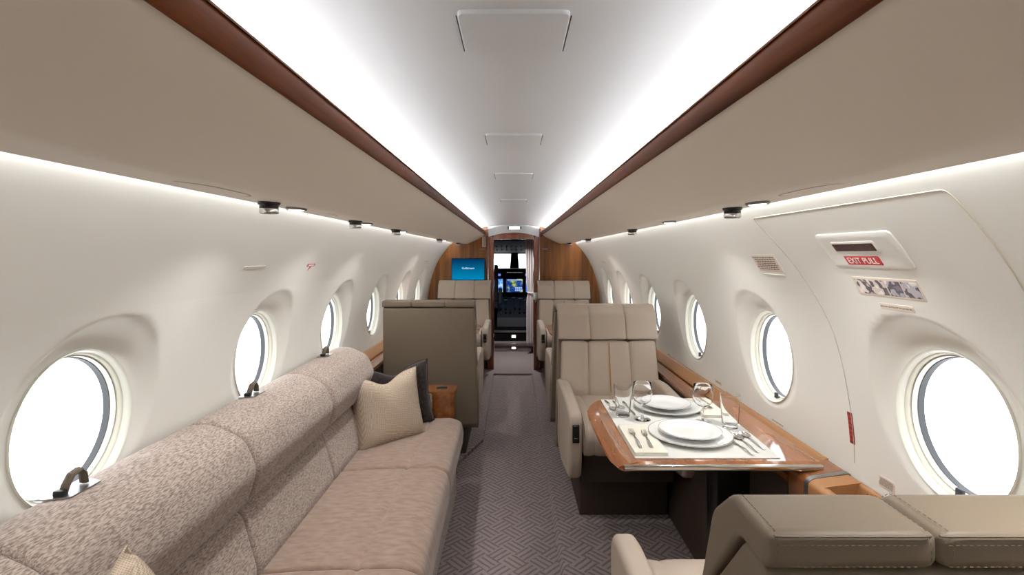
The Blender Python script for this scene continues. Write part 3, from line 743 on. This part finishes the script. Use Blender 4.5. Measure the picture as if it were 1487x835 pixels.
# ------------------------------------------------------------------ dining table
TX, TY = .69, 2.12
def make_table(label, loc, rz=0, detail=True):
    t = empty('folding_table', label, 'table', loc, rz)
    out = [(.36, -.385), (.36, .38)]+[(-.362+.08*((q+.03)/.41)**4*(1 if q > 0 else .28), q) for q in [.38-.76*k_/24 for k_ in range(24)]]+[(-.338, -.405), (-.30, -.388)]
    o2 = out
    def ins(p, d):
        x, y = p; cx = .0; return (x+(d if x < -.2 else 0), y+(d*.4 if y < -.36 else (-d*.4 if y > .36 else 0)))
    mb = MB()
    mb.rings([[(*ins(p, .03), -.026) for p in o2], [(*ins(p, .004), -.014) for p in o2], [(*p, -.009) for p in o2], [(*ins(p, .004), -.004) for p in o2], [(*ins(p, .05), 0) for p in o2]], cap0=True, cap1=True)
    mb.build('tabletop', M['table'], t, ang=30)
    mb = MB(); mb.box(-.318, .358, -.402, -.386, -.021, -.001, .005); mb.build('metal_edge', M['steel'], t)
    mb = MB(); mb.tube([(-.284+.0*i, -.37+.74*i/12, .0) if False else (-.285-.022*(1-((i-6)/6)**2), -.37+.72*i/12, -.0005) for i in range(13)], .0014, 6); mb.build('inlay_line', M['chrome'], t)
    mb = MB(); mb.box(.06, .30, -.10, .14, -.06, -.027, .006); mb.box(.14, .28, -.04, .08, -.50, -.06, .01); mb.build('support_arm', M['black'], t)
    return t
table = make_table('glossy cherry folding table laid for two beside the middle right chair', (TX, TY, .79))
make_table('small wooden table between the far right chairs, mostly hidden', (.70, 5.07, .765))
c = make_table('small wooden table between the far left chairs, corner showing', (-.70, 5.0, .765), pi)

# things on the table
ZT = .7905
mb = MB(); pl = rp([(.423, 1.775), (.93, 1.775), (.955, 2.49), (.425, 2.49)], .004)
mb.prism(pl, ZT, ZT+.002, 'z'); o = mb.build('tablecloth', M['white']); tag(o, 'white linen cloth covering the laid table', 'tablecloth')
ZC = ZT+.0022
def plate(name, label, x, y, R, z0, small=False):
    root = empty(name, label, 'plate', (x, y, z0), group='white plates on the laid table')
    p = [(0, .0025), (R*.55, .0025), (R*.62, .0), (R*.66, .0015), (R*.85, .010), (R, .0155), (R, .018), (R*.97, .0178), (R*.70, .0085), (R*.62, .0055), (R*.3, .005), (0, .005)]
    mb = MB(); mb.lathe(p, n=72); mb.build('dish', M['china'], root, ang=60)
    mb = MB(); mb.lathe([(R*.985, .0181), (R*.985, .0186), (R*.999, .0186), (R*1.001, .0175)], n=72); mb.build('silver_rim', M['china_rim'], root)
    return root
plate('charger_plate', 'large white charger plate at the nearer setting', .686, 1.985, .158, ZC)
plate('dinner_plate', 'smaller white plate stacked on the nearer charger', .686, 1.985, .118, ZC+.0125)
plate('charger_plate', 'large white charger plate at the farther setting', .705, 2.345, .150, ZC)
plate('dinner_plate', 'smaller white plate stacked on the farther charger', .700, 2.350, .112, ZC+.0125)
def tumbler(label, x, y):
    root = empty('tumbler', label, 'glass', (x, y, ZC), group='water tumblers')
    mb = MB(); mb.lathe([(0, .0), (.028, .0), (.031, .004), (.040, .135), (.0405, .137), (.0392, .1375), (.0384, .135), (.030, .022), (.026, .018), (0, .017)], n=40)
    mb.build('glass_body', M['crystal'], root, ang=60); return root
tumbler('tall clear tumbler beside the spoons at the nearer setting', .885, 2.085)
tumbler('clear tumbler nearest the aisle at the farther setting', .480, 2.24)
def wine(label, x, y):
    root = empty('wine_glass', label, 'glass', (x, y, ZC), group='stemmed wine glasses')
    mb = MB(); mb.lathe([(0, 0), (.034, .0), (.0345, .0015), (.02, .004), (.006, .009), (.0038, .02), (.0036, .055), (.006, .064), (.018, .069), (.034, .082), (.0415, .102), (.0415, .125), (.0375, .158), (.0368, .1585),
        (.0364, .157), (.0402, .124), (.0402, .103), (.033, .084), (.017, .0715), (.004, .068), (0, .067)], n=40)
    mb.build('glass_body', M['crystal'], root, ang=60); return root
wine('stemmed wine glass beyond the nearer plates, toward the wall', .80, 2.155)
wine('stemmed wine glass beside the farther plates, toward the aisle', .553, 2.19)
def napkin(label, x0, x1, y0, y1):
    mb = MB()
    for i in range(3): mb.box(x0+.001*i, x1-.002*(i % 2), y0+.001*i, y1-.001*i, ZC+.004*i, ZC+.004*i+.0036, .0016, 2)
    o = mb.build('folded_napkin', M['napkin']); tag(o, label, 'napkin', 'folded ivory napkins'); return o
napkin('folded ivory napkin under forks at the nearer setting', .425, .545, 1.79, 2.09)
napkin('folded ivory napkin under forks at the farther setting', .825, .935, 2.21, 2.475)
ZN = ZC+.0125
def handle_rings(L0, L1, w0, w1, z, n=10):
    """tapered, slightly arched handle from y=L0 (neck) to y=L1 (end)"""
    rs = []
    for i in range(n+1):
        t = i/n; y = L0+(L1-L0)*t
        wv = w0+(w1-w0)*smooth01(t*1.1); 
        if i == n: wv *= .55
        zz = z+.004*sin(pi*min(1, t*1.2))+.001
        rs.append([(-wv, y, zz), (-wv*.6, y, zz+.0014), (wv*.6, y, zz+.0014), (wv, y, zz), (wv*.6, y, zz-.0012), (-wv*.6, y, zz-.0012)])
    return rs
def cutlery(kind, label, x, y, z, rz, sc_=1.0, group=None):
    root = empty(kind, label, 'cutlery', (x, y, z), rz, group=group); root.scale = (sc_,)*3
    mb = MB()
    if kind == 'fork':
        mb.rings(handle_rings(.03, -.095, .0022, .0075, .001), cap0=True, cap1=True); mb.build('handle', M['steel'], root)
        mb = MB()
        mb.rings([[(-a, yy, z0), (-a*.5, yy, z0-.0015), (a*.5, yy, z0-.0015), (a, yy, z0), (a*.5, yy, z0+.0002), (-a*.5, yy, z0+.0002)] for yy, a, z0 in ((.028, .0025, .003), (.038, .008, .003), (.05, .0105, .0028), (.056, .0105, .003))], cap0=True, cap1=True)
        for k_ in range(4):
            xx = -.0088+k_*.00587; mb.tube([(xx, .054, .003), (xx, .072, .0035), (xx*.93, .09, .008)], lambda t: .0016-.0008*t, 6)
        mb.build('tines', M['steel'], root)
    elif kind == 'spoon':
        mb.rings(handle_rings(.035, -.085, .0024, .0075, .001), cap0=True, cap1=True); mb.build('handle', M['steel'], root)
        mb = MB(); n = 24; R = []
        for f, dz in ((1, .007), (.85, .004), (.6, .0018), (.3, .0008), (.02, .0005)):
            R.append([(.0185*f*cos(2*pi*i/n)*(1-.12*sin(2*pi*i/n)), .062+.031*f*sin(2*pi*i/n), dz) for i in range(n)])
        R2 = [[(a, b_, c_-.0012) for a, b_, c_ in r] for r in R]
        mb.rings(R, cap1=True); mb.rings(R2, cap1=True); mb.rings([R[0], R2[0]]); mb.build('bowl', M['steel'], root)
    else:
        mb.rings(handle_rings(.0, -.105, .004, .0085, .001), cap0=True, cap1=True); mb.build('handle', M['steel'], root)
        mb = MB(); mb.rings([[(-a, yy, .003), (b_, yy, .0042), (b_, yy, .0018)] for yy, a, b_ in ((-.002, .004, .004), (.01, .009, .004), (.06, .0095, .005), (.09, .007, .005), (.104, .000, .004))], cap0=True, cap1=True); mb.build('blade', M['steel'], root)
    return root
g = 'place setting cutlery'
cutlery('fork', 'left of the two forks on the nearer napkin', .460, 1.925, ZN, math.radians(-1), group=g)
cutlery('fork', 'right of the two forks on the nearer napkin', .503, 1.92, ZN, math.radians(-4), .95, g)
cutlery('knife', 'table knife right of the nearer plates', .833, 1.885, ZC, math.radians(6), .9, g)
cutlery('spoon', 'left spoon between knife and other spoon, nearer setting', .868, 1.905, ZC, math.radians(3), 1.05, g)
cutlery('spoon', 'right outermost spoon at the nearer setting', .905, 1.93, ZC, math.radians(2), 1.0, g)
cutlery('fork', 'left of the two forks on the farther napkin', .858, 2.36, ZN, pi+math.radians(-3), .95, g)
cutlery('fork', 'right of the two forks on the farther napkin', .893, 2.37, ZN, pi+math.radians(-3), .95, g)
cutlery('knife', 'table knife left of the farther plates', .527, 2.33, ZC, pi+math.radians(4), .9, g)
cutlery('spoon', 'spoon beyond the aisle tumbler, nearer the farther knife', .487, 2.385, ZC, pi+math.radians(4), .95, g)
cutlery('spoon', 'spoon at the aisle corner of the farther setting', .450, 2.39, ZC, pi+math.radians(4), .95, g)

# ------------------------------------------------------------------ front bulkhead and doorway
mb = MB()
mb.box(-1.2, -.30, YF, YF+.04, -.05, 1.95); mb.box(.30, 1.2, YF, YF+.04, -.05, 1.95); mb.box(-.30, .30, YF, YF+.04, 1.76, 1.95)
mb.build('wall_front', M['bulk'], kind='structure')
dr = MB()
for s in (-1, 1): dr.box(min(s*.255, s*.325), max(s*.255, s*.325), YF-.07, YF+.10, 0, 1.735, .012, 3)
arch = lambda x, top: top-.55*x*x
n = 16; P = [(-.255+.51*i/n, arch(-.255+.51*i/n, 1.785)) for i in range(n+1)]+[(.255-.51*i/n, 1.70) for i in range(n+1)]
dr.prism(P, YF-.05, YF+.10, 'y')
door = dr.build('door_1', M['post'], kind='structure', ang=40)
mb = MB()
for s in (-1, 1): mb.cyl((s*.326, YF-.074, .0), (s*.326, YF-.074, 1.78), .004, 8)
mb.build('trim_1', M['chrome'], kind='structure')
mb = MB(); n = 16
P = [(-.35+.70*i/n, cz(.35)+.012) for i in range(n+1)]
P2 = [(.35-.70*i/n, arch(.35-.70*i/n, 1.787)) for i in range(n+1)]
mb.prism([(-.33, 1.88)]+[(.33, 1.88)]+[(.33-.66*i/n, arch(.33-.66*i/n, 1.787)) for i in range(n+1)], YF-.045, YF-.005, 'y'); mb.build('trim_2', M['ceil'], kind='structure')
root = empty('emergency_light', 'small white light bar at the ceiling above the cockpit doorway', 'light', (.01, YF-.08, 1.845))
mb = MB(); mb.box(-.085, .085, -.012, .035, -.028, .022, .004); mb.build('housing', M['ceil'], root)
for xx in (-.08, .08):
    mb = MB(); mb.box(xx-.007, xx+.007, -.03, -.012, -.022, .018, .002); mb.build('end_clip', M['black'], root)
for zz in (.009, -.014):
    mb = MB(); mb.box(-.068, .068, -.024, -.012, zz-.005, zz+.005, .002); mb.build('tube', emis('tube_%d' % (zz > 0), (255, 253, 250), 1.6), root)
# short vertical wood cheeks at the ends of the bins
mb = MB()
for s in (-1, 1): mb.prism([(s*x, z) for x, z in [(.325, 1.73), (.325, 1.83), (.40, 1.81), (.40, 1.74)]], YF-.10, YF-.0, 'y')
mb.build('trim_3', M['post'], kind='structure')
# television
tv = empty('television', 'wall television with blue screen on the left bulkhead', 'television', (-.585, YF-.03, 1.315))
mb = MB(); mb.box(-.215, .215, -.012, .028, -.142, .142, .005); mb.build('tv_case', M['black'], tv)
m = bpy.data.materials.new('tv_blue'); m.use_nodes = True; nt = m.node_tree; nt.nodes.clear()
tc = nt.nodes.new('ShaderNodeTexCoord'); sx = nt.nodes.new('ShaderNodeSeparateXYZ'); mr = nt.nodes.new('ShaderNodeMapRange'); mr.inputs[1].default_value = -.14; mr.inputs[2].default_value = .14
cr = nt.nodes.new('ShaderNodeValToRGB'); cr.color_ramp.elements[0].color = lin((0, 140, 190)); cr.color_ramp.elements[1].color = lin((6, 42, 88)); em = nt.nodes.new('ShaderNodeEmission'); ou = nt.nodes.new('ShaderNodeOutputMaterial')
nt.links.new(tc.outputs['Object'], sx.inputs[0]); nt.links.new(sx.outputs[2], mr.inputs[0]); nt.links.new(mr.outputs[0], cr.inputs[0]); em.inputs[1].default_value = .65; nt.links.new(cr.outputs[0], em.inputs[0]); nt.links.new(em.outputs[0], ou.inputs[0])
mb = MB(); mb.face([(-.207, -.0135, -.134), (.207, -.0135, -.134), (.207, -.0135, .134), (-.207, -.0135, .134)]); scr = mb.build('screen', m, tv, smooth=False)
text_part('screen_lettering', 'Gulfstream', .036, emis('tv_text', (190, 220, 235), 1), scr, Matrix.Translation((0, -.0145, .012)) @ Matrix.Rotation(pi/2, 4, 'X'), .0003)
# small signs on the bulkhead
mb = MB(); mb.box(-.405, -.36, YF-.008, YF-.001, 1.60, 1.735, .002); o = mb.build('door_placard', M['placard']); tag(o, 'narrow white vertical placard on the left bulkhead above the television', 'sign')
mb = MB()
for i in range(9): mb.box(-.395, -.385+.012*random.random()+.006, YF-.0095, YF-.0082, 1.612+.013*i, 1.617+.013*i)
mb.build('printed_lines', M['ink'], o, smooth=False)
for s, lb2 in ((-1, 'tiny red seat belt notice left of the cockpit doorway'), (1, 'tiny red seat belt notice right of the cockpit doorway')):
    mb = MB(); mb.box(s*.40-.045, s*.40+.045, YF-.006, YF-.001, 1.565, 1.585, .001); o = mb.build('red_notice', M['redtext']); tag(o, lb2, 'sign')
    mb = MB()
    for i in range(6): mb.box(s*.40-.038+.013*i, s*.40-.029+.013*i, YF-.0075, YF-.0062, 1.571, 1.579)
    mb.build('printed_lines', M['placard'], o, smooth=False)
root = empty('added_entry_lamp', 'added unseen ceiling lamp brightening the entry beyond the doorway', 'light', (.0, 7.15, 1.848))  # lamp added out of sight to brighten mat and curtain
mb = MB(); mb.lathe([(.06, 0), (.062, -.008), (.05, -.012)], n=24); mb.build('bezel', M['brushed'], root)
mb = MB(); mb.lathe([(.05, -.011), (.03, -.013), (0, -.014)], n=24); mb.build('lens', M['lamp'], root)
downlight(root, 0, -.02, 9)
root = empty('wall_cup', 'white rounded fitting on the right doorway post beside the far chair', 'wall fitting', (.285, YF-.072, .97))
mb = MB(); mb.lathe([(0, -.05), (.025, -.045), (.038, -.02), (.04, .02), (.034, .045), (0, .05)], n=24, sy=.5); mb.build('shell', M['china'], root)
mb = MB(); mb.box(-.01, .01, -.02, .004, -.075, -.045, .003); mb.build('bracket', M['chrome'], root)

# vestibule and steps
mb = MB()
for s in (-1, 1): mb.box(min(s*.36, s*.40), max(s*.36, s*.40), YF+.10, 8.1, -.05, 1.95)
mb.build('wall_vestibule', M['cockpit'], kind='structure')
mb = MB(); mb.box(-.45, .45, YF+.04, 8.1, 1.85, 1.9); mb.build('ceiling_vestibule', M['cockpit'], kind='structure')
mb = MB(); mb.prism([(-.292, 6.34), (.288, 6.34), (.305, 7.78), (-.305, 7.78)], .002, .022, 'z'); mb.bm.verts.ensure_lookup_table()
o = mb.build('entry_mat', M['carpet_flat']); tag(o, 'flat grey mat on the floor through the doorway', 'mat')
def step(name, label, y, z0, z1, m_r, depth):
    root = empty(name, label, 'step', (0, y, z0), group='cockpit steps')
    h = z1-z0
    mb = MB(); mb.box(-.352, .352, .006, depth, 0, h-.004); mb.build('riser', m_r, root)
    mb = MB(); mb.box(-.35, .35, -.012, .05, h-.026, h+.003, .006); mb.build('nosing', M['brushed'], root)
    mb = MB(); mb.box(-.045, .045, -.002, .01, h*.38, h*.70, .006); lt = mb.build('step_light_bezel', M['brushed'], root)
    mb = MB(); mb.box(-.03, .03, -.005, .0, h*.43, h*.64, .003); mb.build('step_light_lens', M['steplight'], lt)
    return root
step('cockpit_step', 'lower carpeted step with metal nosing before the cockpit', 7.80, 0.002, .135, M['carpet_flat'], .29)
step('cockpit_step', 'upper black step with metal nosing at the cockpit floor', 8.10, 0.10, .29, M['cockpit'], .3)
# curtain
root = empty('curtain', 'pale gathered curtain hanging at the right of the cockpit doorway', 'curtain', (.265, 7.62, .14))
mb = MB(); R = []
for j in range(31):
    t = j/30; z = 1.615*t
    wdt = .075 if t > .5 else .06
    wdt = .065+.02*smooth01((t-.55)/.45)-.018*exp(-((t-.5)/.05)**2)
    x0 = -.01-.0*t
    R.append([((-wdt+2*wdt*i/48)*1.0+x0, .02*sin(i/48*2*pi*5.5+.3*sin(t*3))*(1-.4*exp(-((t-.5)/.05)**2)), z) for i in range(49)])
mb.rings(R, closed=False); cloth = mb.build('cloth', M['curtain'], root, ang=80)
sm = cloth.modifiers.new('thick', 'SOLIDIFY'); sm.thickness = .004
mb = MB(); mb.tube([(-.062+.012*0, -.026, .80), (0, -.034, .795), (.05, -.026, .80), (.052, .02, .80), (0, .03, .80), (-.064, .02, .80)], .008, 8, closed=True); mb.build('tie_band', M['china'], root)
mb = MB(); mb.cyl((-.60, 0, 1.632), (.09, 0, 1.632), .008, 10); mb.build('rail', M['chrome'], root)

# ------------------------------------------------------------------ cockpit
mb = MB()
mb.box(-.9, -.86, 8.1, 10.2, 0, 1.9); mb.box(.86, .9, 8.1, 10.2, 0, 1.9)
mb.box(-.9, -.4, 8.06, 8.1, 0, 1.9); mb.box(.4, .9, 8.06, 8.1, 0, 1.9)
mb.box(-.9, .9, 9.9, 9.94, 0, 1.235); mb.box(-.9, .9, 9.9, 9.94, 1.515, 1.9)
mb.prism([(-.075, 1.235), (.105, 1.235), (.085, 1.515), (-.055, 1.515)], 9.9, 9.94, 'y'); mb.box(-.9, -.62, 9.9, 9.94, 1.235, 1.515); mb.box(.62, .9, 9.9, 9.94, 1.235, 1.515)
mb.build('wall_cockpit', M['cockpit'], kind='structure')
mb = MB(); mb.box(-.9, .9, 8.1, 10.2, 1.86, 1.9); mb.build('ceiling_cockpit', M['cockpit'], kind='structure')
mb = MB(); mb.box(-.9, .9, 8.4, 10.2, .24, .28); mb.build('floor_cockpit', M['cockpit'], kind='structure')
for i, (a, b_) in enumerate(((-.62, -.07), (.10, .62))):
    mb = MB(); mb.box(a, b_, 9.915, 9.925, 1.235, 1.515); mb.build('window_%d' % (13+i), M['glass'], kind='structure')
ip = empty('instrument_panel', 'black cockpit instrument panel with lit blue displays', 'instrument panel', (0, 9.4, .28))
mb = MB(); mb.prism(rp([(-.02, .0), (-.02, .86), (-.12, .90), (-.10, .96), (.3, .97), (.45, .92), (.45, 0)], .01), -.85, .85, 'x'); mb.build('panel_body', M['cockpit'], ip)
def scrmat(name, cols, seed, s=1.0):
    m = bpy.data.materials.new(name); m.use_nodes = True; nt = m.node_tree; nt.nodes.clear()
    tc = nt.nodes.new('ShaderNodeTexCoord'); n = nt.nodes.new('ShaderNodeTexNoise'); n.noise_dimensions = '4D'; n.inputs['W'].default_value = seed; n.inputs['Scale'].default_value = 14
    cr = nt.nodes.new('ShaderNodeValToRGB'); cr.color_ramp.interpolation = 'CONSTANT'; e = cr.color_ramp.elements
    e[0].color = lin(cols[0]); e[1].position = .5; e[1].color = lin(cols[1])
    for k_, cc in enumerate(cols[2:]): q = e.new(.57+.06*k_); q.color = lin(cc)
    em = nt.nodes.new('ShaderNodeEmission'); em.inputs[1].default_value = s; ou = nt.nodes.new('ShaderNodeOutputMaterial')
    nt.links.new(tc.outputs['Object'], n.inputs[0]); nt.links.new(n.outputs['Fac'], cr.inputs[0]); nt.links.new(cr.outputs[0], em.inputs[0]); nt.links.new(em.outputs[0], ou.inputs[0]); return m
def display(x0, x1, z0, z1, m, y=-.03):
    mb = MB(); mb.box(x0-.012, x1+.012, y-.004, y+.02, z0-.012, z1+.012, .003); fr = mb.build('display_bezel', M['black'], ip)
    mb = MB(); mb.face([(x0, y-.0055, z0), (x1, y-.0055, z0), (x1, y-.0055, z1), (x0, y-.0055, z1)]); mb.build('display_screen', m, fr, smooth=False)
    return fr
dz = .28
blue = scrmat('screen_blue', [(60, 110, 190), (110, 160, 215), (150, 190, 225)], 1)
fr = display(-.14, .165, .815-dz, 1.055-dz, scrmat('screen_map', [(28, 60, 130), (40, 84, 160), (110, 140, 80), (190, 190, 100)], 5, .7))
mb = MB()
for i in range(4):
    for j in range(2): mb.face([(.025+.033*i, -.037, .832-dz+.042*j), (.049+.033*i, -.037, .832-dz+.042*j), (.049+.033*i, -.037, .864-dz+.042*j), (.025+.033*i, -.037, .864-dz+.042*j)])
mb.build('display_keys', emis('keys', (150, 175, 215), .9), fr, smooth=False)
mb = MB(); mb.face([(-.12, -.0372, 1.03-dz), (.15, -.0372, 1.03-dz), (.15, -.0372, 1.045-dz), (-.12, -.0372, 1.045-dz)]); mb.build('display_bar', emis('bar', (170, 190, 225), .9), fr, smooth=False)
display(-.36, -.20, .815-dz, 1.055-dz, blue); display(.225, .385, .815-dz, 1.055-dz, blue)
display(-.34, -.24, 1.11-dz, 1.19-dz, emis('screen_small', (100, 130, 215), .8), -.045); display(.21, .33, 1.11-dz, 1.19-dz, emis('screen_small2', (100, 130, 215), .8), -.045)
mb = MB()
for i in range(9): mb.box(-.12+.032*i, -.110+.032*i, -.135, -.128, 1.175-dz, 1.182-dz)
mb.build('glareshield_switch_row', emis('switch_white', (220, 225, 235), .8), ip, smooth=False)['kind'] = 'stuff'
ped = empty('throttle_pedestal', 'dark centre pedestal with levers in the cockpit', 'pedestal', (.02, 9.1, .28))
mb = MB(); mb.prism(rp([(-.55, 0), (-.50, .16), (.0, .34), (.25, .46), (.25, 0)], .02), -.30, .30, 'x'); mb.build('pedestal_body', M['cockgrey'], ped)
for i, (x, y, z) in enumerate([(-.16, -.05, .33), (-.02, .04, .36), (.10, .0, .35), (.2, -.05, .33)]):
    mb = MB(); mb.tube([(x, y, z-.03), (x, y-.01, z+.06), (x, y-.02, z+.09)], .007, 8); mb.cyl((x-.03, y-.02, z+.09), (x+.03, y-.02, z+.09), .010, 10); mb.build('lever', M['brushed'], ped)
for i in range(14):
    x = -.24+.08*(i % 7); y = -.36 if i < 7 else -.22; z = .16+(y+.5)*.36
    mb = MB(); mb.cyl((x, y, z), (x, y, z+.03), .016, 12); mb.build('knob', M['black'] if i % 3 else M['brushed'], ped)
ov = empty('overhead_console', 'black overhead switch panel above the windshield', 'switch panel', (.02, 9.3, 1.84))
mb = MB(); mb.prism(rp([(-.6, .0), (-.55, -.10), (.45, -.30), (.50, .0)], .01), -.42, .42, 'x'); mb.build('panel_body', M['cockpit'], ov)
for i in range(16):
    x = -.33+.09*(i % 8); y = -.1 if i < 8 else .2; z = -.105-(y+.55)*.2
    mb = MB(); mb.box(x-.010, x+.010, y-.012, y, z-.012, z+.02, .002); mb.build('switch', M['brushed'] if i % 2 else M['cockgrey'], ov)
ps = empty('pilot_seat', 'dark grey pilot seat at the left edge of the cockpit', 'seat', (-.50, 8.75, .28))
mb = MB(); mb.upholster(rp([(-.05, .42), (.05, .42), (.0, 1.05), (-.08, 1.05)], .03), -.22, .235, 'x', (), r=.03); mb.build('backrest', M['paleseat'], ps)
mb = MB(); mb.upholster(rp([(-.05, .30), (.42, .30), (.42, .42), (-.05, .42)], .03), -.22, .235, 'x', (), r=.03); mb.build('seat', M['paleseat'], ps)
mb = MB(); mb.box(-.14, .14, .02, .34, .0, .30, .01); mb.build('seat_pillar', M['cockgrey'], ps)
mb = MB(); mb.upholster(rp([(-.12, .38), (.20, .38), (.20, .62), (-.10, .66)], .03), .24, .30, 'x', (), r=.02); mb.build('armrest', M['cockgrey'], ps)
